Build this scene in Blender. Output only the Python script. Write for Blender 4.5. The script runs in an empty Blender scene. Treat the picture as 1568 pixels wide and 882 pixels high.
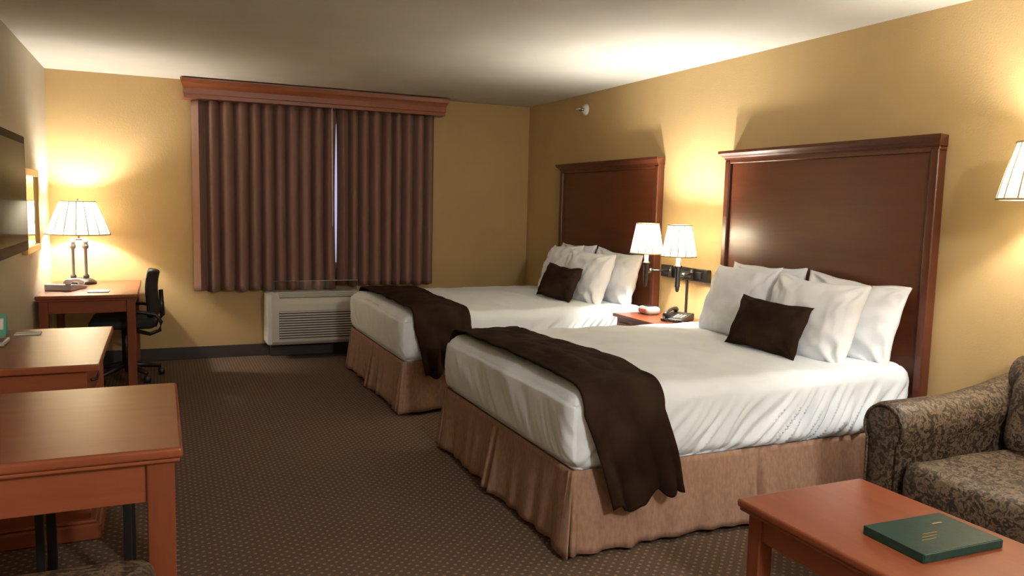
import bpy, bmesh, math, random
from mathutils import Vector, Matrix, noise
random.seed(4)
sc=bpy.context.scene
COL=sc.collection
# ------------------------------------------------------------------ materials
def newmat(name):
    m=bpy.data.materials.new(name);m.use_nodes=True
    nt=m.node_tree;b=nt.nodes['Principled BSDF'];return m,nt,b
def N(nt,t,**k):
    n=nt.nodes.new(t)
    for a,v in k.items():
        if a in n.inputs.keys(): n.inputs[a].default_value=v
        else: setattr(n,a,v)
    return n
def c4(c): return (c[0],c[1],c[2],1)
def coords(nt,scale=(1,1,1),rot=(0,0,0)):
    t=nt.nodes.new('ShaderNodeTexCoord');m=nt.nodes.new('ShaderNodeMapping')
    m.inputs['Scale'].default_value=scale;m.inputs['Rotation'].default_value=rot
    nt.links.new(t.outputs['Object'],m.inputs['Vector']);return m.outputs['Vector']
def bump(nt,b,h,strength=.2,dist=.01):
    n=nt.nodes.new('ShaderNodeBump');n.inputs['Strength'].default_value=strength;n.inputs['Distance'].default_value=dist
    nt.links.new(h,n.inputs['Height']);nt.links.new(n.outputs['Normal'],b.inputs['Normal'])
def ramp(nt,fac,stops):
    r=nt.nodes.new('ShaderNodeValToRGB');e=r.color_ramp.elements
    while len(e)<len(stops): e.new(.5)
    for i,(p,c) in enumerate(stops): e[i].position=p;e[i].color=c4(c)
    nt.links.new(fac,r.inputs['Fac']);return r.outputs['Color']
def plain(name,c,rough=.5,metal=0,spec=.5):
    m,nt,b=newmat(name);b.inputs['Base Color'].default_value=c4(c);b.inputs['Roughness'].default_value=rough
    b.inputs['Metallic'].default_value=metal;b.inputs['Specular IOR Level'].default_value=spec;return m
def noisy(name,c1,c2,scale=(10,10,10),nscale=1,rough=.8,bs=.2,bd=.004,detail=4,spec=.3,bscale=None,sheen=0):
    m,nt,b=newmat(name);v=coords(nt,scale)
    n=N(nt,'ShaderNodeTexNoise',Scale=nscale,Detail=detail);nt.links.new(v,n.inputs['Vector'])
    nt.links.new(ramp(nt,n.outputs['Fac'],[(.35,c1),(.65,c2)]),b.inputs['Base Color'])
    b.inputs['Roughness'].default_value=rough;b.inputs['Specular IOR Level'].default_value=spec
    if sheen: b.inputs['Sheen Weight'].default_value=sheen
    h=n.outputs['Fac']
    if bscale:
        n2=N(nt,'ShaderNodeTexNoise',Scale=bscale,Detail=3);nt.links.new(coords(nt),n2.inputs['Vector']);h=n2.outputs['Fac']
    bump(nt,b,h,bs,bd);return m
def wood(name,c1,c2,axis='X',rough=.3,k=1.0,spec=.5):
    m,nt,b=newmat(name)
    s={'X':(1.2,14,14),'Y':(14,1.2,14),'Z':(14,14,1.2)}[axis]
    v=coords(nt,tuple(q*k for q in s))
    n=N(nt,'ShaderNodeTexNoise',Scale=1.0,Detail=6,Distortion=.6);nt.links.new(v,n.inputs['Vector'])
    n2=N(nt,'ShaderNodeTexNoise',Scale=6.0,Detail=4);nt.links.new(v,n2.inputs['Vector'])
    ad=N(nt,'ShaderNodeMath',operation='MULTIPLY_ADD');nt.links.new(n2.outputs['Fac'],ad.inputs[0]);ad.inputs[1].default_value=.3
    nt.links.new(n.outputs['Fac'],ad.inputs[2])
    nt.links.new(ramp(nt,ad.outputs[0],[(.40,c1),(.90,c2)]),b.inputs['Base Color'])
    b.inputs['Roughness'].default_value=rough;b.inputs['Specular IOR Level'].default_value=spec
    return m

M={}
M['wall']=noisy('wall_paint',(.485,.335,.150),(.51,.355,.160),(1,1,1),3,rough=.6,bs=.4,bd=.003,bscale=110,spec=.35)
M['wall_lit']=noisy('wall_left_lamplit',(.46,.40,.29),(.48,.42,.305),(1,1,1),3,rough=.6,bs=.35,bd=.003,bscale=110,spec=.35)  # left wall: whitening by the lamp light is put into the paint colour
M['ceil']=noisy('ceiling_paint',(.62,.60,.53),(.66,.64,.57),(1,1,1),2,rough=.9,bs=.3,bd=.003,bscale=90,spec=.2)
M['base']=plain('baseboard_vinyl',(.035,.028,.028),.5)
def carpet():
    m,nt,b=newmat('carpet')
    v=coords(nt,(1,1,1),(0,0,math.radians(45)))
    sep=nt.nodes.new('ShaderNodeSeparateXYZ');nt.links.new(v,sep.inputs[0])
    outs=[]
    for ax in 'XY':
        a=N(nt,'ShaderNodeMath',operation='MULTIPLY');a.inputs[1].default_value=2*math.pi/.034;nt.links.new(sep.outputs[ax],a.inputs[0])
        s=N(nt,'ShaderNodeMath',operation='SINE');nt.links.new(a.outputs[0],s.inputs[0])
        s2=N(nt,'ShaderNodeMath',operation='MULTIPLY_ADD');nt.links.new(s.outputs[0],s2.inputs[0]);s2.inputs[1].default_value=.5;s2.inputs[2].default_value=.5
        outs.append(s2.outputs[0])
    mu=N(nt,'ShaderNodeMath',operation='MULTIPLY');nt.links.new(outs[0],mu.inputs[0]);nt.links.new(outs[1],mu.inputs[1])
    n=N(nt,'ShaderNodeTexNoise',Scale=260,Detail=2);nt.links.new(coords(nt),n.inputs['Vector'])
    col=ramp(nt,mu.outputs[0],[(.50,(.122,.079,.055)),(.85,(.26,.185,.128))])
    g=ramp(nt,n.outputs['Fac'],[(.3,(.6,.6,.6)),(.7,(1.25,1.25,1.25))])
    mx=N(nt,'ShaderNodeMix',data_type='RGBA',blend_type='MULTIPLY');mx.inputs['Factor'].default_value=1
    nt.links.new(col,mx.inputs[6]);nt.links.new(g,mx.inputs[7]);nt.links.new(mx.outputs[2],b.inputs['Base Color'])
    b.inputs['Roughness'].default_value=.95;b.inputs['Specular IOR Level'].default_value=.1
    bump(nt,b,n.outputs['Fac'],.5,.004);return m
M['carpet']=carpet()
M['sheet']=noisy('white_linen',(.72,.77,.82),(.77,.82,.87),(3,3,3),2,rough=.75,bs=.12,bd=.02,bscale=9,spec=.2)
M['pillow']=noisy('pillow_cotton',(.77,.79,.82),(.82,.84,.87),(3,3,3),2,rough=.75,bs=.3,bd=.02,bscale=11,spec=.2)
M['brown']=noisy('dark_brown_plush',(.018,.009,.006),(.036,.020,.013),(5,5,5),1,rough=.95,bs=.35,bd=.004,bscale=130,spec=.05)
M['skirt']=noisy('skirt_fabric',(.27,.157,.106),(.34,.208,.145),(70,70,30),1,rough=.85,bs=.15,bd=.003,spec=.15)
M['curtain']=noisy('curtain_fabric',(.235,.136,.108),(.25,.148,.118),(3,3,1),1,rough=.8,bs=.1,bd=.002,spec=.2,bscale=160)
M['head']=wood('headboard_cherry',(.080,.021,.008),(.118,.034,.013),'Y',.30)
M['headz']=wood('headboard_stile',(.065,.017,.007),(.10,.028,.012),'Z',.3)
M['woodX']=wood('cherry_wood_x',(.225,.060,.024),(.29,.085,.037),'X',.30,1,.4)
M['woodY']=wood('cherry_wood_y',(.20,.052,.021),(.265,.076,.032),'Y',.30,1,.4)
M['woodZ']=wood('cherry_wood_z',(.17,.044,.018),(.23,.065,.028),'Z',.35,1,.35)
M['valance']=wood('valance_oak',(.19,.053,.020),(.30,.097,.039),'X',.35)
M['black']=plain('black_plastic',(.012,.012,.013),.4)
M['blackfab']=plain('black_fabric',(.015,.015,.017),.8)
M['bmetal']=plain('dark_bronze',(.05,.045,.04),.3,.8)
M['metal']=plain('brushed_steel',(.22,.20,.19),.3,.9)
M['ptac']=plain('cream_plastic',(.60,.58,.51),.45)
M['ptacd']=plain('vent_shadow',(.10,.095,.085),.6)
M['white']=plain('white_plastic',(.75,.74,.71),.4)
M['grey']=plain('grey_plastic',(.38,.38,.37),.45)
M['gold']=plain('gold_frame',(.50,.32,.11),.4,.6)
M['mirror']=plain('mirror_glass',(.85,.85,.85),.03,1)
def tvmat(name,c,a,rg):
    m,nt,b=newmat(name);out=nt.nodes['Material Output']
    d=N(nt,'ShaderNodeBsdfDiffuse');d.inputs['Color'].default_value=c4(c)
    g=N(nt,'ShaderNodeBsdfGlossy');g.inputs['Roughness'].default_value=rg
    mx=N(nt,'ShaderNodeMixShader');mx.inputs[0].default_value=a
    nt.links.new(d.outputs[0],mx.inputs[1]);nt.links.new(g.outputs[0],mx.inputs[2]);nt.links.new(mx.outputs[0],out.inputs['Surface']);return m
M['screen']=tvmat('tv_screen',(.012,.010,.010),.10,.12)
M['tvb']=tvmat('tv_bezel',(.030,.017,.012),.06,.3)
M['paper']=plain('paper',(.75,.74,.70),.7)
M['green']=noisy('green_leatherette',(.010,.036,.029),(.015,.050,.040),(60,60,60),1,rough=.32,bs=.15,bd=.001)
M['greencard']=plain('green_card',(.10,.35,.22),.6)
M['red']=plain('red_plastic',(.35,.03,.02),.4)
def sofafab():
    m,nt,b=newmat('damask_upholstery')
    v=coords(nt,(1,1,1))
    n=N(nt,'ShaderNodeTexNoise',Scale=24,Detail=4,Distortion=2.5);nt.links.new(v,n.inputs['Vector'])
    vo=N(nt,'ShaderNodeTexNoise',Scale=70,Detail=3,Distortion=1.0);nt.links.new(v,vo.inputs['Vector'])
    ad=N(nt,'ShaderNodeMath',operation='MULTIPLY_ADD');nt.links.new(vo.outputs['Fac'],ad.inputs[0]);ad.inputs[1].default_value=.5;nt.links.new(n.outputs['Fac'],ad.inputs[2])
    nt.links.new(ramp(nt,ad.outputs[0],[(.60,(.026,.017,.011)),(.73,(.055,.036,.022)),(.82,(.165,.118,.074)),(.93,(.085,.055,.033))]),b.inputs['Base Color'])
    b.inputs['Roughness'].default_value=.55;b.inputs['Specular IOR Level'].default_value=.4
    bump(nt,b,ad.outputs[0],.3,.003);return m
M['sofa']=sofafab()
def shade():
    m,nt,b=newmat('lampshade_fabric')
    out=nt.nodes['Material Output']
    tr=N(nt,'ShaderNodeBsdfTranslucent');tr.inputs['Color'].default_value=(.90,.82,.62,1)
    df=N(nt,'ShaderNodeBsdfDiffuse');df.inputs['Color'].default_value=(.80,.76,.64,1)
    mx=N(nt,'ShaderNodeMixShader');mx.inputs[0].default_value=.17
    em=N(nt,'ShaderNodeEmission');em.inputs['Color'].default_value=(1,.86,.60,1);em.inputs['Strength'].default_value=.20
    ad=N(nt,'ShaderNodeAddShader')
    nt.links.new(df.outputs[0],mx.inputs[1]);nt.links.new(tr.outputs[0],mx.inputs[2])
    nt.links.new(mx.outputs[0],ad.inputs[0]);nt.links.new(em.outputs[0],ad.inputs[1]);nt.links.new(ad.outputs[0],out.inputs['Surface'])
    return m
M['shade']=shade()
M['shadetrim']=plain('shade_trim',(.42,.31,.15),.7)
def glass(name,a):
    m,nt,b=newmat(name);out=nt.nodes['Material Output']
    t=N(nt,'ShaderNodeBsdfTransparent');g=N(nt,'ShaderNodeBsdfGlossy');g.inputs['Roughness'].default_value=.05
    mx=N(nt,'ShaderNodeMixShader');mx.inputs[0].default_value=a
    nt.links.new(t.outputs[0],mx.inputs[1]);nt.links.new(g.outputs[0],mx.inputs[2]);nt.links.new(mx.outputs[0],out.inputs['Surface']);return m
M['glass']=glass('window_glass',.06);M['plexi']=glass('clear_plexiglass',.12)
m,nt,b=newmat('lit_globe');b.inputs['Emission Color'].default_value=(1,.92,.8,1);b.inputs['Emission Strength'].default_value=2;M['globe']=m

# ------------------------------------------------------------------ geometry helpers
class G:
    """one top-level object: an Empty with parts as children"""
    def __init__(s,name,loc):
        s.e=bpy.data.objects.new(name,None);s.e.location=loc;s.e.empty_display_size=.1;COL.objects.link(s.e);s.loc=Vector(loc)
    def add(s,name,verts,faces,mat,smooth=False,bevel=0,solid=0,subsurf=0):
        return mkobj(name,verts,faces,mat,smooth,bevel,solid,subsurf,s)
    def box(s,name,x0,x1,y0,y1,z0,z1,mat,bevel=.004):
        v,f=boxvf(x0,x1,y0,y1,z0,z1);return s.add(name,v,f,mat,False,bevel)
    def lathe(s,name,prof,cx,cy,mat,segs=32,smooth=True,solid=0):
        v,f=lathevf(prof,cx,cy,segs);return s.add(name,v,f,mat,smooth,0,solid)
    def tube(s,name,pts,r,mat,segs=10):
        v,f=tubevf(pts,r,segs);return s.add(name,v,f,mat,True)
def mkobj(name,verts,faces,mat,smooth=False,bevel=0,solid=0,subsurf=0,g=None):
    me=bpy.data.meshes.new(name);off=g.loc if g else Vector((0,0,0))
    me.from_pydata([tuple(Vector(v)-off) for v in verts],[],faces);me.update()
    bm=bmesh.new();bm.from_mesh(me);bmesh.ops.recalc_face_normals(bm,faces=bm.faces);bm.to_mesh(me);bm.free()
    if smooth:
        for p in me.polygons:p.use_smooth=True
    me.materials.append(M[mat])
    o=bpy.data.objects.new(name,me);COL.objects.link(o)
    if g:o.parent=g.e
    if solid:
        q=o.modifiers.new('s','SOLIDIFY');q.thickness=solid;q.offset=0
    if bevel:
        q=o.modifiers.new('b','BEVEL');q.width=bevel;q.segments=3;q.limit_method='ANGLE';q.angle_limit=.6
        for p in me.polygons:p.use_smooth=True
        w=o.modifiers.new('w','WEIGHTED_NORMAL')
    if subsurf:
        q=o.modifiers.new('ss','SUBSURF');q.levels=subsurf;q.render_levels=subsurf
    return o
def boxvf(x0,x1,y0,y1,z0,z1):
    v=[(x,y,z) for x in(x0,x1) for y in(y0,y1) for z in(z0,z1)]
    return v,[(0,1,3,2),(4,6,7,5),(0,4,5,1),(2,3,7,6),(0,2,6,4),(1,5,7,3)]
def multibox(name,boxes,mat,g=None,bevel=0):
    V=[];F=[]
    for b in boxes:
        v,f=boxvf(*b);n=len(V);V+=v;F+=[tuple(i+n for i in q) for q in f]
    return mkobj(name,V,F,mat,False,bevel,0,0,g)
def lathevf(prof,cx,cy,segs):
    V=[];F=[];n=len(prof)
    for i in range(segs):
        a=2*math.pi*i/segs
        for r,z in prof: V.append((cx+r*math.cos(a),cy+r*math.sin(a),z))
    for i in range(segs):
        j=(i+1)%segs
        for k in range(n-1): F.append((i*n+k,j*n+k,j*n+k+1,i*n+k+1))
    return V,F
def tubevf(pts,r,segs=10):
    pts=[Vector(p) for p in pts];V=[];F=[]
    for i,p in enumerate(pts):
        t=(pts[min(i+1,len(pts)-1)]-pts[max(i-1,0)]).normalized()
        up=Vector((0,0,1)) if abs(t.z)<.95 else Vector((1,0,0))
        a=t.cross(up).normalized();b=t.cross(a).normalized()
        rr=r[i] if isinstance(r,(list,tuple)) else r
        for k in range(segs):
            q=2*math.pi*k/segs;V.append(tuple(p+a*rr*math.cos(q)+b*rr*math.sin(q)))
    for i in range(len(pts)-1):
        for k in range(segs):
            j=(k+1)%segs;F.append((i*segs+k,i*segs+j,(i+1)*segs+j,(i+1)*segs+k))
    F.append(tuple(range(segs)));F.append(tuple((len(pts)-1)*segs+k for k in range(segs)))
    return V,F
def gridvf(fn,nu,nv):
    V=[fn(i/nu,j/nv) for i in range(nu+1) for j in range(nv+1)]
    F=[(i*(nv+1)+j,(i+1)*(nv+1)+j,(i+1)*(nv+1)+j+1,i*(nv+1)+j+1) for i in range(nu) for j in range(nv)]
    return V,F
def nz(*a): return noise.noise(Vector(a))
def softbox(x0,x1,y0,y1,z0,z1,r,nx,ny,nzc,disp=None):
    """finely meshed box with rounded edges and optional displacement"""
    V={};L=[];F=[]
    def vid(i,j,k):
        if (i,j,k) in V:return V[(i,j,k)]
        p=Vector((x0+(x1-x0)*i/nx,y0+(y1-y0)*j/ny,z0+(z1-z0)*k/nzc))
        q=Vector((min(max(p.x,x0+r),x1-r),min(max(p.y,y0+r),y1-r),min(max(p.z,z0+r),z1-r)))
        d=p-q
        if d.length>1e-6: nrm=d.normalized();p=q+nrm*r
        else: nrm=Vector((0,0,1))
        if disp:p=disp(p,nrm)
        L.append(tuple(p));V[(i,j,k)]=len(L)-1;return len(L)-1
    for i in range(nx):
        for j in range(ny):
            for k in(0,nzc):F.append((vid(i,j,k),vid(i+1,j,k),vid(i+1,j+1,k),vid(i,j+1,k)))
    for i in range(nx):
        for k in range(nzc):
            for j in(0,ny):F.append((vid(i,j,k),vid(i+1,j,k),vid(i+1,j,k+1),vid(i,j,k+1)))
    for j in range(ny):
        for k in range(nzc):
            for i in(0,nx):F.append((vid(i,j,k),vid(i,j+1,k),vid(i,j+1,k+1),vid(i,j,k+1)))
    return L,F

# ------------------------------------------------------------------ room
XL,XR,YF,YB,ZC=-.83,3.50,7.45,-1.7,2.44
wx0,wx1,wz0,wz1=.45,2.25,.80,2.20
multibox('floor',[(XL-.1,XR+.1,YB-.1,YF+.1,-.1,0)],'carpet')
multibox('ceiling',[(XL-.1,XR+.1,YB-.1,YF+.1,ZC,ZC+.1)],'ceil')
multibox('wall_left',[(XL-.1,XL,YB-.1,YF+.1,0,ZC)],'wall_lit')
multibox('wall_right',[(XR,XR+.1,YB-.1,YF+.1,0,ZC)],'wall')
multibox('wall_near',[(XL,XR,YB-.1,YB,0,ZC)],'wall')
multibox('wall_far',[(XL,wx0,YF,YF+.1,0,ZC),(wx1,XR,YF,YF+.1,0,ZC),(wx0,wx1,YF,YF+.1,0,wz0),(wx0,wx1,YF,YF+.1,wz1,ZC)],'wall')
multibox('baseboard_far',[(XL+.012,XR-.012,YF-.012,YF,0,.11)],'base',None,.003)
multibox('baseboard_left',[(XL,XL+.012,YB,YF,0,.11)],'base',None,.003)
multibox('baseboard_right',[(XR-.012,XR,YB,YF,0,.11)],'base',None,.003)
g=G('window_1',((wx0+wx1)/2,YF+.05,wz0))
multibox('frame',[(wx0,wx1,YF+.03,YF+.08,wz0,wz0+.05),(wx0,wx1,YF+.03,YF+.08,wz1-.05,wz1),(wx0,wx0+.05,YF+.03,YF+.08,wz0,wz1),(wx1-.05,wx1,YF+.03,YF+.08,wz0,wz1),(1.33,1.38,YF+.03,YF+.08,wz0,wz1)],'white',g,.004)
g.box('pane',wx0+.04,wx1-.04,YF+.052,YF+.058,wz0+.04,wz1-.04,'glass',0)

# ------------------------------------------------------------------ curtains + valance
def curtain(name,xa,xb,z0,z1,n,seed,el=0,er=0):
    g=G(name,((xa+xb)/2,7.34,z0))
    def fn(u,v):
        t=u*n*math.pi+.8*nz(u*4,seed,0)*math.sin(math.pi*u)+.12*nz(u*4,v*1.2,seed+3)
        amp=.098*(1+.22*nz(u*5,seed,5))*(1-.15*v)
        s=abs(math.sin(t))**.9
        y=7.405-amp*s
        bow=math.sin(math.pi*v)
        ph=math.sin(2*t)
        x=xa+(xb-xa)*u+.016*ph*math.sin(math.pi*min(1,max(0,u*8)))*(1 if u<.9 else (1-u)*10)+el*(1-u)**6*bow+er*u**6*bow
        z=z0+(z1-z0)*v+(.005*math.sin(t) if v==0 else 0)
        return (x,y,z)
    V,F=gridvf(fn,n*26,30);g.add('cloth',V,F,'curtain',True,0,.004)
curtain('curtain',.26,1.502,.615,2.265,11,1.3,0,-.014)
curtain('curtain',1.504,2.45,.645,2.265,9,7.7,.008,0)
g=G('window_valance',(1.36,7.35,2.28))
prof=[(7.45,2.27),(7.27,2.27),(7.27,2.30),(7.26,2.305),(7.26,2.35),(7.25,2.37),(7.235,2.39),(7.225,2.42),(7.225,2.43),(7.45,2.43)]
V=[(x,y,z) for x in(.20,2.52) for y,z in prof];n=len(prof)
F=[tuple(range(n)),tuple(range(n,2*n))]+[(i,(i+1)%n,n+(i+1)%n,n+i) for i in range(n)]
V=[((x-(7.27-min(y,7.27))*.6) if x<1 else (x+(7.27-min(y,7.27))*.6),y,z) for x,y,z in V]
g.add('crown_board',V,F,'valance',False)
g=G('curtain_wand',(1.46,7.28,1.5));g.tube('rod',[(1.44,7.28,2.268),(1.445,7.28,1.2)],.004,'white',8)

# ------------------------------------------------------------------ wall air conditioner
g=G('wall_air_conditioner',(1.27,7.3,.13))
x0,x1=.86,1.70
prof=[(7.44,.13),(7.20,.13),(7.17,.16),(7.17,.50),(7.20,.545),(7.30,.60),(7.44,.60)]
n=len(prof);V=[(x,y,z) for x in(x0,x1) for y,z in prof]
F=[tuple(range(n)),tuple(range(n,2*n))]+[(i,(i+1)%n,n+(i+1)%n,n+i) for i in range(n)]
g.add('casing',V,F,'ptac',False,.008)
g.box('intake_recess',x0+.09,x1-.04,7.166,7.172,.19,.44,'ptacd',.001)
for i in range(11):
    z=.20+i*.0225;g.box('louver_%d'%i,x0+.09,x1-.04,7.158,7.172,z,z+.012,'ptac',.003)
V,F=boxvf(x0+.10,x1-.06,7.212,7.29,.552,.556)
V=[(x,y,z+(y-7.212)*.52) for x,y,z in V];g.add('outlet_recess',V,F,'ptacd')
for i in range(5):
    y=7.218+i*.015;z=.556+(y-7.212)*.52;g.box('vane_%d'%i,x0+.10,x1-.06,y,y+.005,z,z+.006,'ptac',0)
g.box('end_cap',x0-.012,x0+.03,7.165,7.44,.14,.59,'white',.01)
g.box('air_deflector',x0+.06,x1-.02,7.28,7.284,.60,.70,'plexi',0)
g.tube('deflector_edge',[(x0+.06,7.28,.60),(x0+.06,7.28,.70),(x1-.02,7.28,.70),(x1-.02,7.28,.60)],.003,'grey',6)
g.box('sub_base',x0+.04,x1-.04,7.38,7.437,.0,.135,'base',.004)

# ------------------------------------------------------------------ beds
HT=.69
def bed(y0,y1,seed,xf=1.50,hy=0):
    xh=3.42
    g=G('bed',((xf+xh)/2,(y0+y1)/2,0))
    yc=(y0+y1)/2;w=y1-y0
    def disp(p,nm):
        side=1-abs(nm.z) if (abs(nm.x)+abs(nm.y))>.01 else 0
        d=0
        hp=p.z
        k=(HT-hp)/.34
        kk=min(max(k,0),1)
        if side>.3:
            onside=abs(nm.y)>abs(nm.x)
            s=p.x if onside else p.y
            amp=(.35+1.3*min(1,max(0,(p.x-1.9)/.8))) if onside else .25
            d+=.008*nz(s*6+k*2.2,k*1.8,seed)+.012*nz(s*2.5,k,seed+4)
            d+=.014*math.sin(kk*math.pi)
            sl=s*15+(k-1)*(4+3*nz(s*2.5,seed,3))
            f=nz(sl,k*.9,seed+11);f2=nz(sl*1.9+5,k*1.1,seed+17)
            wv=min(1,max(0,(kk-.18)/.4))
            d+=amp*wv*(.020*(1-abs(f)*3.2)+.009*(1-abs(f2)*3))*(.55+.45*kk)-.008*amp*wv
            if k>.88: d-=.02*(k-.88)/.12
            if k>.9: p.z+=.012*nz(s*4,seed,9)
        q=p+Vector((nm.x,nm.y,0))*d
        u=(p.x-xf)/(xh-xf);v=(p.y-y0)/w
        if nm.z>.3:
            q.z+=.018*math.sin(math.pi*min(max(v,0),1))*math.sin(math.pi*min(max(u*.9+.1,0),1))+.006*nz(p.x*3,p.y*3,seed)-.03*max(0,1-u*5)**2*.6
            q.z+=.004*(1-abs(nz(p.x*5,p.y*1.6,seed+2))*4)
        return q
    V,F=softbox(xf,xh,y0,y1,.34,HT,.075,240,130,26,disp)
    g.add('mattress_and_duvet',V,F,'sheet',True)
    g.box('box_spring',xf+.03,xh,y0+.03,y1-.03,.10,.36,'skirt',.01)
    for i,(a,b_) in enumerate(((xf+.15,y0+.15),(xf+.15,y1-.15),(xh-.15,y0+.15),(xh-.15,y1-.15))):
        g.tube('leg_%d'%i,[(a,b_,.0),(a,b_,.12)],.03,'black')
    zt=.365;zb=.025;LX=xh-xf
    segs=[((xh,y0+.01),(xf+.01,y0+.01),(0,-1)),((xf+.01,y0+.01),(xf+.01,y1-.01),(-1,0)),((xf+.01,y1-.01),(xh,y1-.01),(0,1))]
    for si,(A,B,nn) in enumerate(segs):
        A=Vector(A);B=Vector(B);Ln=(B-A).length;T=(B-A).normalized();nn=Vector(nn)
        def fn(u,v,A=A,B=B,Ln=Ln,nn=nn,si=si,T=T):
            s=u*Ln;k=1-v
            o=.006+.030*k+k*.014*nz(s*5,si*3.1,seed)+k*.020*nz(s*13,si,seed+2)+k*.006*math.sin(s*38+nz(s*2,si,seed)*4)
            mid=Ln/2
            dm=s-mid
            o+=k*(.03*math.exp(-((abs(dm)-.035)/.022)**2)-.035*math.exp(-(dm/.014)**2))
            e=min(s,Ln-s)
            corner=(si==1) or (si==0 and s>mid) or (si==2 and s<mid)
            if corner:
                o+=k*(.018*math.exp(-((e-.09)/.035)**2))
            ext=(.008+.040*k)*math.exp(-(e/.06)**2) if corner else 0
            P=A+T*s+nn*o
            if corner: P+=T*(ext if s>Ln-s else -ext)
            z=zb+(zt-zb)*v+((.010*nz(s*3,si,seed+8)-.010*math.exp(-(e/.05)**2)) if v<.05 else 0)
            return (P.x,P.y,max(z,.008))
        V,F=gridvf(fn,int(Ln/.008),12)
        g.add('bed_skirt_%d'%si,V,F,'skirt',True,0,.004)
    for ci,(yy,sg) in enumerate(((y0,1),(y1,-1))):
        def fc(u,v,yy=yy,sg=sg):
            a=u*math.pi/2;k=1-v;rr=.03+.030*k+.016*k*math.cos(6*a)
            return (xf+.03-rr*math.cos(a),yy+sg*.03-sg*rr*math.sin(a),.02+.345*v)
        V,F=gridvf(fc,24,8);g.add('corner_pleat_%d'%ci,V,F,'skirt',True,0,.003)
    return g
b2=bed(2.70,4.26,2.1)
b1=bed(5.04,6.62,8.4,1.47)
def runner(name,y0,y1,xa,xb,zl,zr,seed,lean=.10):
    g=G(name,((xa+xb)/2,(y0+y1)/2,HT))
    r=.09;off=.022
    def fn(u,v):
        zh=zl+(zr-zl)*v+.02*math.sin(v*11+seed)+.012*math.sin(v*23)
        h1=HT-r-zh;arc=r*math.pi/2;wd=(y1-y0)-2*r;h2=.25
        L=h1+arc+wd+arc+h2;s=u*L
        sa=s-h1
        w=.012*nz(sa*4,v*4,seed)+.012*abs(nz(sa*3,v*2,seed+6))
        w+=.005*nz(sa*8,v*5,seed+2)
        w=abs(w)
        if s<h1:
            k=(h1-s)/max(h1,.01)
            fold=.026*k*math.sin(v*9+seed)+.016*k*math.sin(v*17+s*3)
            y=y0-off-.045*math.sin(min(1,k*1.2)*math.pi/2)-abs(fold)-w;z=zh+s
            x=xa+(xb-xa)*(v*(1-.10*k)+.05*k)+lean*k**1.0
        elif s<h1+arc:
            a=(s-h1)/r;y=y0+r-(r+off+w)*math.cos(a);z=HT-r+(r+off+w)*math.sin(a);x=xa+(xb-xa)*v
        elif s<h1+arc+wd:
            t=(s-h1-arc)/wd
            y=y0+r+t*wd;z=HT+off+.022*math.sin(math.pi*t)+w+.006*math.sin(v*math.pi)*math.sin(math.pi*t)
            x=xa+(xb-xa)*v+.045*math.sin(math.pi*t)*math.sin(t*5+seed)*(.2+.8*v)
            z-=.010*max(0,1-v/.2)*math.sin(math.pi*t)
        elif s<h1+arc+wd+arc:
            a=(s-h1-arc-wd)/r;y=y1-r+(r+off+w)*math.sin(a);z=HT-r+(r+off+w)*math.cos(a);x=xa+(xb-xa)*v
        else:
            y=y1+off+w;z=HT-r-(s-h1-arc-wd-arc);x=xa+(xb-xa)*v
        return (x,y,z)
    V,F=gridvf(fn,190,44)
    g.add('throw_cloth',V,F,'brown',True,0,.010)
runner('bed_runner',2.70,4.26,1.535,1.92,.20,.27,1.0,.09)
runner('bed_runner',5.04,6.62,1.54,1.95,.27,.34,3.0,.05)
def headboard(y0,y1):
    g=G('headboard',(3.45,(y0+y1)/2,0))
    g.box('panel',3.455,3.495,y0+.05,y1-.05,.10,1.74,'head',.002)
    g.box('stile_near',3.435,3.497,y0+.03,y0+.08,0,1.76,'headz',.010)
    g.box('stile_far',3.435,3.497,y1-.08,y1-.03,0,1.76,'headz',.010)
    g.box('top_rail',3.44,3.497,y0+.03,y1-.03,1.74,1.775,'head',.006)
    pr=[(3.497,1.765),(3.435,1.765),(3.432,1.775),(3.425,1.782),(3.415,1.79),(3.405,1.80),(3.40,1.805),(3.40,1.822),(3.497,1.822)]
    n=len(pr);V=[]
    for sgn,yy in((-1,y0+.03),(1,y1-.03)):
        for x,z in pr: V.append((x,yy+sgn*(3.435-min(x,3.435))*.9,z))
    F=[tuple(range(n)),tuple(range(n,2*n))]+[(i,(i+1)%n,n+(i+1)%n,n+i) for i in range(n)]
    g.add('crown_moulding',V,F,'headz')
headboard(2.63,4.27);headboard(4.98,6.64)
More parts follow.
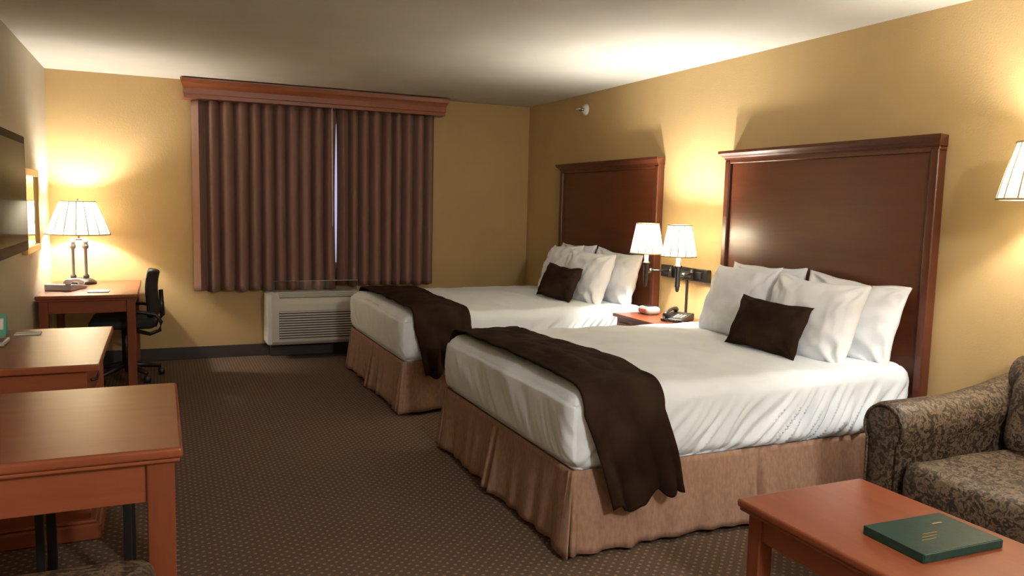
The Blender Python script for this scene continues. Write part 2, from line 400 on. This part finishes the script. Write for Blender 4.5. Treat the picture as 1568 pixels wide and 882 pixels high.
def pillow(name,cx,cy,cz,W,H,T,tilt,yaw,mat,seed,roll=0,wr=1.0):
    g=G(name,(cx,cy,cz))
    R=Matrix.Rotation(math.radians(yaw),3,'Z')@Matrix.Rotation(math.radians(tilt),3,'Y')@Matrix.Rotation(math.radians(roll),3,'X')
    n=44;V=[];F=[]
    for side in(-1,1):
        base=len(V)
        for i in range(n+1):
            for j in range(n+1):
                u=-1+2*i/n;v=-1+2*j/n
                u=math.copysign(abs(u)**.8,u);v=math.copysign(abs(v)**.8,v)
                e=((1-abs(u)**2.6)*(1-abs(v)**2.6))
                t=T/2*max(e,0)**.55
                t*=1+.12*wr*nz(u*1.5,v*1.5,seed)
                rr=math.hypot(abs(u)-1,abs(v)-1);an=math.atan2(1-abs(v)+.001,1-abs(u)+.001)
                t+=wr*.012*math.sin(an*9+seed+2*side)*math.exp(-((rr-.35)/.3)**2)*min(1,e*6)
                t+=.012*wr*nz(u*3.5+side,v*3.5,seed)*min(1,e*4)+.010*wr*abs(nz(u*6,v*2.2,seed+side))*min(1,e*5)
                y=W/2*u*(1-.09*(1-v*v)*abs(u)**3)+.01*nz(v*2,seed,1)
                z=H/2*v*(1-.10*(1-u*u)*abs(v)**3)+.012*nz(u*2,seed,3)
                x=side*t
                p=R@Vector((x,y,z))+Vector((cx,cy,cz));V.append(tuple(p))
        for i in range(n):
            for j in range(n):
                a=base+i*(n+1)+j;F.append((a,a+n+1,a+n+2,a+1))
    o=g.add('cushion',V,F,mat,True)
    w=o.modifiers.new('weld','WELD');w.merge_threshold=.0005
    return g
def pillows(yn,dx=0,s=0,q=0,l=0):
    pillow('pillow',3.32+dx,yn+.34,.875,.66,.45,.16,14,2,'pillow',1+s,3)
    pillow('pillow',3.32+dx,yn+1.00,.895,.66,.45,.16,14,-2,'pillow',2+s,-1)
    pillow('pillow',3.12+dx,yn+.40+q,.865,.59,.47,.20,20,6,'pillow',3+s,2)
    pillow('pillow',3.15+dx,yn+1.00+l,.885,.60,.47,.19,20,-4,'pillow',4+s,-3)
    pillow('throw_pillow',2.91+dx,yn+.48,.832,.47,.29,.13,24,8,'brown',5+s,3,.5)
pillows(2.70);pillows(5.04,-.02,20,.03,-.08)

# ------------------------------------------------------------------ nightstand
g=G('nightstand',(3.27,4.64,0))
ya,yb,xa=4.36,4.92,3.06
g.box('top',xa-.02,3.49,ya-.02,yb+.02,.635,.66,'woodY',.006)
g.box('body',xa+.01,3.48,ya,yb,.08,.635,'woodZ',.003)
g.box('drawer_front',xa-.004,xa+.01,ya+.04,yb-.04,.47,.60,'woodY',.004)
g.box('door_front',xa-.004,xa+.01,ya+.04,yb-.04,.12,.44,'woodZ',.004)
g.tube('pull',[(xa-.006,4.64,.535),(xa-.03,4.64,.535)],.012,'bmetal')
multibox('feet',[(xa+.01,xa+.06,ya,ya+.05,0,.08),(xa+.01,xa+.06,yb-.05,yb,0,.08),(3.43,3.48,ya,ya+.05,0,.08),(3.43,3.48,yb-.05,yb,0,.08)],'woodZ',g)
g=G('alarm_clock',(3.28,4.83,.66))
V,F=softbox(3.21,3.33,4.73,4.88,.661,.72,.028,10,12,8);g.add('case',V,F,'grey',True)
g.box('display',3.206,3.212,4.76,4.85,.678,.702,'red',.002)
g.box('snooze_bar',3.24,3.29,4.77,4.84,.717,.724,'black',.003)
def phone(x,y,z,yaw,body,hs,k=1.0):
    z+=.001
    g=G('telephone',(x,y,z));R=Matrix.Rotation(math.radians(yaw),3,'Z')
    def T(L): return [tuple(R@Vector(p)+Vector((x,y,z))) for p in L]
    pr=[(-.11*k,0),(-.11*k,.020),(.09*k,.050),(.11*k,.045),(.11*k,0)]
    n=len(pr);V=[(a,w,c) for w in(-.085*k,.085*k) for a,c in pr]
    F=[tuple(range(n)),tuple(range(n,2*n))]+[(i,(i+1)%n,n+(i+1)%n,n+i) for i in range(n)]
    g.add('base',T(V),F,body,False,.006)
    pts=[(-.105*k,.055*k,.040),(-.085*k,.055*k,.046),(-.05*k,.055*k,.062),(.0,.055*k,.072),(.05*k,.055*k,.074),(.085*k,.055*k,.068),(.105*k,.055*k,.062)]
    v,f=tubevf(T(pts),[.017*k,.020*k,.013*k,.012*k,.013*k,.020*k,.017*k],12);g.add('handset',v,f,hs,True)
    for i in range(4):
        for j in range(3):
            px=-.075*k+i*.024*k;py=-.065*k+j*.026*k;zz=.020+(px+.11*k)/(.20*k)*.03
            v,f=boxvf(px,px+.014*k,py,py+.016*k,zz,zz+.007);g.add('key_%d%d'%(i,j),T(v),f,'white' if body=='black' else 'black')
    pc=[]
    for i in range(60):
        t=i/59;pc.append((-.11*k-.05*math.sin(t*math.pi),.055*k-.10*t+.004*math.sin(i*1.9),.012+.022*(1-t)**4+.004*math.cos(i*1.9)))
    v,f=tubevf(T(pc),.0025,6);g.add('coiled_cord',v,f,hs,True)
phone(3.28,4.47,.66,30,'black','black',.95)

# ------------------------------------------------------------------ lamps
def lampshade(g,cx,cy,z0,z1,rb,rt,ribs=24,bell=.0):
    n=14
    V=[];F=[];S=ribs*6
    for i in range(S):
        a=2*math.pi*i/S
        for k in range(n+1):
            t=k/n
            r=rb+(rt-rb)*(t**(1-bell))
            r*=1+.014*abs(math.sin(a*ribs/2))
            V.append((cx+r*math.cos(a),cy+r*math.sin(a),z0+(z1-z0)*t))
    for i in range(S):
        j=(i+1)%S
        for k in range(n):F.append((i*(n+1)+k,j*(n+1)+k,j*(n+1)+k+1,i*(n+1)+k+1))
    g.add('shade',V,F,'shade',True)
    for i in range(ribs):
        a=2*math.pi*i/ribs
        g.tube('rib_%d'%i,[(cx+(rb+(rt-rb)*(t**(1-bell)))*1.004*math.cos(a),cy+(rb+(rt-rb)*(t**(1-bell)))*1.004*math.sin(a),z0+(z1-z0)*t) for t in(0,.2,.4,.6,.8,1)],.0026*(1+rb*3),'shadetrim',5)
    for nm,r,z in(('rim_bottom',rb,z0),('rim_top',rt,z1)):
        g.tube(nm,[(cx+r*1.01*math.cos(2*math.pi*i/40),cy+r*1.01*math.sin(2*math.pi*i/40),z) for i in range(41)],.005,'shadetrim',6)
LC=(1,.965,.91)
def plight(name,loc,W,col=LC,r=.035):
    l=bpy.data.lights.new(name,'POINT');l.energy=W;l.color=col;l.shadow_soft_size=r
    o=bpy.data.objects.new(name,l);o.location=loc;COL.objects.link(o);return o
def bulb(g,name,x,y,z):
    V,F=lathevf([(.001,z-.05),(.013,z-.05),(.014,z-.03),(.028,z),(.030,z+.015),(.022,z+.035),(.001,z+.045)],x,y,16)
    g.add(name,V,F,'globe',True)
LX,LY=-.60,7.14
g=G('table_lamp',(LX,LY,.72))
g.lathe('base',[(.0,.721),(.12,.721),(.12,.735),(.105,.75),(.08,.765),(.0,.775)],LX,LY,'black')
for i,s in enumerate((-.045,.045)):
    g.lathe('column_%d'%i,[(.0,.77),(.022,.77),(.022,.79),(.012,.80),(.012,1.0),(.024,1.01),(.024,1.03),(.016,1.05),(.028,1.075),(.0,1.08)],LX+s,LY,'metal',16)
g.tube('yoke',[(LX-.06,LY,1.08),(LX+.06,LY,1.08)],.009,'metal')
g.tube('harp',[(LX,LY,1.08),(LX,LY,1.17)],.008,'metal')
g.tube('harp_top',[(LX,LY,1.37),(LX,LY,1.40)],[.010,.006],'metal')
g.tube('spider',[(LX-.13,LY,1.375),(LX+.13,LY,1.375)],.003,'metal',6)
lampshade(g,LX,LY,1.12,1.38,.225,.125,16,-.15)
bulb(g,'bulb',LX,LY,1.21)
plight('desk_lamp_light',(LX,LY,1.285),52)
g=G('swing_arm_wall_lamp',(3.49,4.68,.97))
g.box('wall_plate',3.465,3.498,4.40,4.96,.925,1.015,'bmetal',.006)
g.box('plate_inset',3.455,3.468,4.46,4.90,.945,.995,'black',.004)
for i,(sx,sy,ay) in enumerate(((3.17,4.72,4.80),(3.20,4.38,4.54))):
    g.tube('pivot_%d'%i,[(3.44,ay,.93),(3.44,ay,1.01)],.014,'bmetal')
    mx,my=(3.30,ay+(.05 if i==0 else -.09))
    g.tube('arm_a_%d'%i,[(3.44,ay,.98),(mx,my,.98)],.008,'bmetal')
    g.tube('arm_b_%d'%i,[(mx,my,.965),(sx,sy,.965)],.008,'bmetal')
    g.tube('elbow_%d'%i,[(mx,my,.95),(mx,my,.995)],.012,'bmetal')
    g.lathe('holder_%d'%i,[(.0,.87),(.010,.875),(.014,.89),(.012,.90),(.018,.91),(.018,1.03),(.030,1.04),(.030,1.05),(.016,1.06),(.016,1.13),(.0,1.13)],sx,sy,'bmetal',16)
    lampshade(g,sx,sy,1.115,1.325,.118,.078,14)
    g.tube('spider_%d'%i,[(sx-.078,sy,1.318),(sx+.078,sy,1.318)],.003,'metal',6)
    bulb(g,'bulb_%d'%i,sx,sy,1.18)
    plight('bedside_light_%d'%i,(sx,sy,1.255),48)
g.box('cord_cover',3.488,3.498,4.655,4.675,.66,.93,'bmetal',.002)
g=G('wall_lamp',(3.49,2.04,1.42))
sx,sy=3.26,2.03
g.box('wall_plate',3.468,3.498,1.99,2.09,1.30,1.52,'bmetal',.008)
g.tube('arm',[(3.47,2.04,1.40),(3.36,2.04,1.38),(sx,sy,1.40)],.009,'bmetal')
g.lathe('holder',[(.0,1.36),(.018,1.37),(.018,1.46),(.028,1.47),(.016,1.49),(.0,1.52)],sx,sy,'bmetal',16)
lampshade(g,sx,sy,1.505,1.735,.168,.112,16,-.1)
g.tube('spider',[(sx-.11,sy,1.725),(sx+.11,sy,1.725)],.003,'metal',6)
bulb(g,'bulb',sx,sy,1.59)
plight('sofa_lamp_light',(sx,sy,1.655),42)

# ------------------------------------------------------------------ tables
def table(name,x0,x1,y0,y1,h,leg,apron,th=.03,inset=.02,mt='woodX',drawer=None):
    g=G(name,((x0+x1)/2,(y0+y1)/2,0))
    g.box('top',x0,x1,y0,y1,h-th,h,mt,.010)
    a=inset
    for i,(lx,ly) in enumerate(((x0+a,y0+a),(x1-a-leg,y0+a),(x0+a,y1-a-leg),(x1-a-leg,y1-a-leg))):
        g.box('leg_%d'%i,lx,lx+leg,ly,ly+leg,0,h-th,'woodZ',.006)
    b=a+.012;z1=h-th;z0=z1-apron
    g.box('apron_near',x0+b+leg*.6,x1-b-leg*.6,y0+b,y0+b+.02,z0,z1,'woodX',.002)
    g.box('apron_far',x0+b+leg*.6,x1-b-leg*.6,y1-b-.02,y1-b,z0,z1,'woodX',.002)
    g.box('apron_left',x0+b,x0+b+.02,y0+b+leg*.6,y1-b-leg*.6,z0,z1,'woodY',.002)
    g.box('apron_right',x1-b-.02,x1-b,y0+b+leg*.6,y1-b-leg*.6,z0,z1,'woodY',.002)
    g.box('edge_moulding',x0+.008,x1-.008,y0+.008,y1-.008,h-th-.012,h-th,mt,.004)
    return g
table('writing_desk',-.815,-.16,6.30,7.40,.72,.06,.10)
table('side_table',-.815,.045,2.37,3.24,.72,.075,.13,.032,.022)
table('coffee_table',1.79,2.37,.90,2.055,.45,.06,.10,.03,.03,'woodY')
g=G('dresser',(-.53,4.05,0))
g.box('top',-.82,-.24,3.56,4.60,.715,.745,'woodX',.006)
g.box('side_near',-.81,-.29,3.59,3.61,.07,.715,'woodX',.002)
g.box('side_far',-.81,-.29,4.55,4.57,.07,.715,'woodX',.002)
g.box('back',-.815,-.80,3.60,4.56,.07,.715,'woodZ',.002)
g.box('carcass',-.80,-.33,3.62,4.54,.10,.70,'headz',.002)
for i in range(3):
    g.box('drawer_%d'%i,-.335,-.305,3.63,4.53,.11+i*.2,.29+i*.2,'woodY',.005)
    g.tube('pull_%d'%i,[(-.30,3.95,.2+i*.2),(-.28,3.97,.2+i*.2),(-.28,4.19,.2+i*.2),(-.30,4.21,.2+i*.2)],.006,'bmetal')
g.box('plinth',-.815,-.25,3.565,4.59,0,.07,'woodX',.010)
g.box('plinth_cap',-.812,-.27,3.575,4.585,.07,.085,'woodX',.006)
g=G('card_holder',(-.72,4.38,.746))
V=[(-.78,4.36,.746),(-.69,4.38,.746),(-.78,4.40,.85),(-.69,4.42,.85),(-.78,4.44,.746),(-.69,4.46,.746)]
g.add('tent_card',V,[(0,1,3,2),(2,3,5,4)],'greencard',False,0,.002)
V=[(-.77,4.369,.78),(-.70,4.385,.78),(-.77,4.389,.83),(-.70,4.405,.83)]
g.add('print',V,[(0,1,3,2)],'paper',False,0,.001)
g=G('notepad',(-.62,4.42,.746));g.box('sheets',-.66,-.55,4.40,4.47,.746,.752,'paper',.001)
g=G('remote_control',(-.66,4.15,.746));g.box('body',-.70,-.65,4.08,4.24,.746,.766,'grey',.008);g.box('keypad',-.692,-.658,4.10,4.20,.764,.768,'black',.001)
phone(-.66,6.74,.72,250,'grey','white',1.15)
g=G('notepad',(-.42,6.52,.721));g.box('sheets',-.50,-.36,6.46,6.60,.721,.727,'paper',.001)
g=G('guest_directory_binder',(2.11,1.56,.451))
def rot(L,a,c):
    R=Matrix.Rotation(math.radians(a),3,'Z');c=Vector(c);return [tuple(R@(Vector(p)-c)+c) for p in L]
for nm,b,mt,bv in(('cover_bottom',(1.955,2.275,1.45,1.665,.451,.455),'green',.002),('pages',(1.965,2.27,1.457,1.658,.455,.472),'paper',.001),('cover_top',(1.955,2.275,1.45,1.665,.472,.478),'green',.002),('spine',(1.952,1.958,1.45,1.665,.451,.478),'green',.002),('near_edge_flap',(1.955,2.275,1.447,1.452,.451,.476),'green',.002)):
    v,f=boxvf(*b);g.add(nm,rot(v,-2,(2.11,1.56,.45)),f,mt,False,bv)
for k in range(3):
    g.add('title_line_%d'%k,rot([(2.03+.02*k,1.52+.016*k,.4785),(2.09+.02*k,1.52+.016*k,.4785),(2.09+.02*k,1.523+.016*k,.4785),(2.03+.02*k,1.523+.016*k,.4785)],-2,(2.11,1.56,.45)),[(0,1,2,3)],'gold')
g.add('logo',rot([(2.17,1.60,.4785),(2.21,1.60,.4785),(2.21,1.606,.4785),(2.17,1.606,.4785)],-2,(2.11,1.56,.45)),[(0,1,2,3)],'gold')

g=G('luggage_rack',(-.42,3.28,0))
for i,x in enumerate((-.70,-.40,-.13)):
    g.box('leg_near_%d'%i,x-.013,x+.013,3.00,3.03,0,.40,'black',.003)
    g.box('leg_far_%d'%i,x-.016,x+.016,3.29,3.32,0,.40,'black',.003)
    g.box('rail_%d'%i,x-.013,x+.013,3.00,3.32,.385,.41,'black',.003)
g.box('cross_far',-.70,-.13,3.295,3.315,.24,.265,'black',.003);g.box('cross_near',-.70,-.13,3.005,3.025,.385,.41,'black',.003)
for i in range(4):
    x=-.60+i*.13;g.box('strap_%d'%i,x,x+.04,3.0,3.32,.41,.414,'blackfab',.001)
g=G('ottoman',(-.30,1.93,0))
V,F=softbox(-.52,-.03,1.68,2.26,.26,.465,.05,16,16,8,lambda p,n:p+Vector((0,0,.02*math.cos((p.x+.28)*4)*math.cos((p.y-1.96)*4) if p.z>.4 else 0)))
g.add('seat',V,F,'sofa',True)
for i,(a,b_) in enumerate(((-.47,1.73),(-.10,1.73),(-.47,2.19),(-.10,2.19))):
    g.box('leg_%d'%i,a-.02,a+.02,b_-.02,b_+.02,0,.27,'woodZ',.003)

# ------------------------------------------------------------------ tv + mirror + sprinkler
g=G('television',(-.79,5.02,1.43))
g.box('body',-.80,-.735,4.50,5.54,1.09,1.77,'tvb',.008)
g.box('screen',-.738,-.732,4.545,5.495,1.15,1.725,'screen',.001)
g.box('wall_mount',-.829,-.80,4.85,5.2,1.3,1.6,'bmetal',.002)
g=G('wall_mirror',(-.81,6.27,1.32))
fy0,fy1,fz0,fz1=5.97,6.60,1.03,1.60
multibox('frame',[(-.829,-.795,fy0,fy0+.05,fz0,fz1),(-.829,-.795,fy1-.05,fy1,fz0,fz1),(-.829,-.795,fy0+.05,fy1-.05,fz0,fz0+.05),(-.829,-.795,fy0+.05,fy1-.05,fz1-.05,fz1)],'gold',g,.006)
g.box('glass',-.825,-.81,fy0+.04,fy1-.04,fz0+.04,fz1-.04,'mirror',0)
g=G('fire_sprinkler',(3.48,6.26,2.30))
def xl(prof,y,z,mat,name):
    V=[];F=[];n=len(prof);S=20
    for i in range(S):
        a=2*math.pi*i/S
        for r,x in prof:V.append((x,y+r*math.cos(a),z+r*math.sin(a)))
    for i in range(S):
        j=(i+1)%S
        for k in range(n-1):F.append((i*n+k,j*n+k,j*n+k+1,i*n+k+1))
    g.add(name,V,F,mat,True)
xl([(.001,3.47),(.03,3.47),(.045,3.485),(.05,3.4995)],6.26,2.30,'white','escutcheon')
xl([(.001,3.43),(.012,3.43),(.014,3.475)],6.26,2.30,'metal','head')
g.box('deflector',3.41,3.43,6.235,6.285,2.296,2.304,'white',.001)
g=G('wall_outlet',(-.31,7.44,.4));g.box('plate',-.35,-.28,7.443,7.449,.36,.47,'white',.002)

# ------------------------------------------------------------------ office chair
cx,cy=-.27,6.78
g=G('office_chair',(cx,cy,0))
for i in range(5):
    a=2*math.pi*i/5+.3;dx,dy=math.cos(a),math.sin(a)
    g.tube('star_leg_%d'%i,[(cx,cy,.12),(cx+dx*.26,cy+dy*.26,.075)],[.028,.016],'black')
    g.lathe('caster_%d'%i,[(.0,0),(.022,.006),(.028,.03),(.022,.055),(.0,.06)],cx+dx*.265,cy+dy*.265,'black',12)
g.tube('column',[(cx,cy,.09),(cx,cy,.42)],.028,'black')
V,F=softbox(cx-.24,cx+.22,cy-.24,cy+.24,.42,.50,.038,14,14,6);g.add('seat',V,F,'blackfab',True)
def bk(u,v):
    y=cy-.20*(1-.15*abs(v-.5)*2)+.40*(1-.15*abs(v-.5)*2)*u
    z=.50+.36*v
    x=cx+.20+.05*v-.05*(2*u-1)**2+.02*math.cos(v*4)
    return (x,y,z)
V,F=gridvf(bk,14,12);o=g.add('backrest',V,F,'blackfab',True,0,.05)
q=o.modifiers.new('b','BEVEL');q.width=.018;q.segments=3
g.tube('back_strut',[(cx+.05,cy,.42),(cx+.22,cy,.42),(cx+.27,cy,.50),(cx+.26,cy,.70)],.018,'black')
for s in(-1,1):
    g.tube('arm_%s'%('near' if s<0 else 'far'),[(cx+.05,cy+s*.22,.42),(cx+.18,cy+s*.27,.39),(cx+.25,cy+s*.28,.42),(cx+.26,cy+s*.28,.48),(cx+.22,cy+s*.28,.54),(cx+.12,cy+s*.28,.56),(cx-.06,cy+s*.28,.56)],.015,'black')

# ------------------------------------------------------------------ sofa
g=G('sofa',(3.05,1.45,0))
sy0,sy1=.55,2.285
sx0=2.64;sxb=3.44
g.box('base',sx0+.03,sxb,sy0+.03,sy1-.03,.07,.30,'sofa',.02)
for i,(a,b_) in enumerate(((sx0+.06,sy0+.08),(sx0+.06,sy1-.08),(sxb-.08,sy0+.08),(sxb-.08,sy1-.08))):
    g.box('foot_%d'%i,a-.03,a+.03,b_-.03,b_+.03,0,.08,'woodZ',.005)
def cush(p,n):
    return p+Vector((0,0,.012*nz(p.x*4,p.y*4,2)+(.02 if p.z>.42 and n.z>.5 else 0)))
ym=(sy0+sy1)/2
for i,(a,b_) in enumerate(((sy0+.19,ym-.004),(ym+.004,sy1-.19))):
    V,F=softbox(sx0-.02,sx0+.64,a,b_,.29,.45,.05,24,28,8,cush);g.add('seat_cushion_%d'%i,V,F,'sofa',True)
    V,F=softbox(sx0+.53,sx0+.72,a,b_,.44,.80,.08,12,28,14,lambda p,n:p+Vector(((p.z-.44)*.16,0,.012*nz(p.y*5,p.z*5,4))));g.add('back_cushion_%d'%i,V,F,'sofa',True)
prof=[]
for k in range(13):
    a=math.pi*k/12*1.25-.25*math.pi
    prof.append((3.37-.095*math.cos(a),.775+.085*math.sin(a)))
prof=[(3.26,.20)]+[(3.28,.5)]+prof+[(3.45,.20)]
n=len(prof);V=[];ny=20
for j in range(ny+1):
    y=sy0+.16+(sy1-sy0-.32)*j/ny
    e=min(j,ny-j);k=1 if e>0 else .96
    for x,z in prof:
        V.append((3.36+(x-3.36)*k,y,.5+(z-.5)*k+.006*nz(y*3,z*3,1)))
F=[(j*n+i,(j+1)*n+i,(j+1)*n+i+1,j*n+i+1) for j in range(ny) for i in range(n-1)]
F+=[tuple(range(n)),tuple(ny*n+i for i in range(n))]
g.add('back',V,F,'sofa',True)
def arm(name,yi,yo):
    c=(yi+yo)/2;R=.098;zc=.585;hw=abs(yo-yi)/2*.78
    pr=[(c-hw,.08)]
    for k in range(25):
        a=math.radians(215-250*k/24);pr.append((c+R*math.cos(a),zc+R*math.sin(a)))
    pr.append((c+hw,.08))
    n=len(pr);V=[];xs=[sx0,sx0+.006,sx0+.02]+[sx0+.02+(.78)*i/14 for i in range(1,15)]
    for q,x in enumerate(xs):
        k=[.90,.97,1.0][q] if q<3 else 1.0
        rise=0.05*max(0,(x-sx0-.30)/.42)**1.6
        for y,z in pr:
            zz=z if z<.3 else z+rise+.004*nz(x*6,y*9,3)
            V.append((x,c+(y-c)*k,.38+(zz-.38)*k))
    F=[(j*n+i,(j+1)*n+i,(j+1)*n+i+1,j*n+i+1) for j in range(len(xs)-1) for i in range(n-1)]+[tuple(range(n)),tuple((len(xs)-1)*n+i for i in range(n))]
    g.add(name,V,F,'sofa',True)
    v,f=tubevf([(sx0-.002,c+(y-c)*.93,.38+(z-.38)*.96) for y,z in pr],.006,6);g.add(name+'_welt',v,f,'sofa',True)
arm('arm_far',2.10,2.285);arm('arm_near',.55,.735)

# ------------------------------------------------------------------ added fill light behind the viewer, shaped as an unseen ceiling fixture
g=G('fill_fixture',(1.4,-.4,2.44))
g.lathe('pan',[(.0,2.438),(.17,2.438),(.17,2.42),(.15,2.41)],1.4,-.4,'bmetal')
g.lathe('diffuser',[(.15,2.412),(.14,2.38),(.10,2.35),(.0,2.34)],1.4,-.4,'globe')
plight('fill_light',(1.4,-.4,2.22),150,(1,.975,.95),.15)

w=bpy.data.worlds.new('World');sc.world=w;w.use_nodes=True
bg=w.node_tree.nodes['Background'];bg.inputs[0].default_value=(.70,.68,1,1);bg.inputs[1].default_value=.65

# ------------------------------------------------------------------ camera
p=math.radians(6.0);r=.0243;yw=math.radians(24.2)
R0=Vector((math.cos(yw),-math.sin(yw),0));Fh=Vector((math.sin(yw),math.cos(yw),0))
fw=Fh*math.cos(p)-Vector((0,0,math.sin(p)));up=Vector((0,0,math.cos(p)))+Fh*math.sin(p)
cX=R0*math.cos(r)+up*math.sin(r);cY=up*math.cos(r)-R0*math.sin(r)
cam=bpy.data.cameras.new('camera');co=bpy.data.objects.new('camera',cam);COL.objects.link(co)
mt=Matrix((cX,cY,-fw)).transposed().to_4x4();mt.translation=Vector((0,0,1.43));co.matrix_world=mt
cam.sensor_width=36;cam.lens=36*1200/1568;cam.clip_start=.05
sc.camera=co
sc.view_settings.view_transform='Standard'
sc.view_settings.exposure=.40
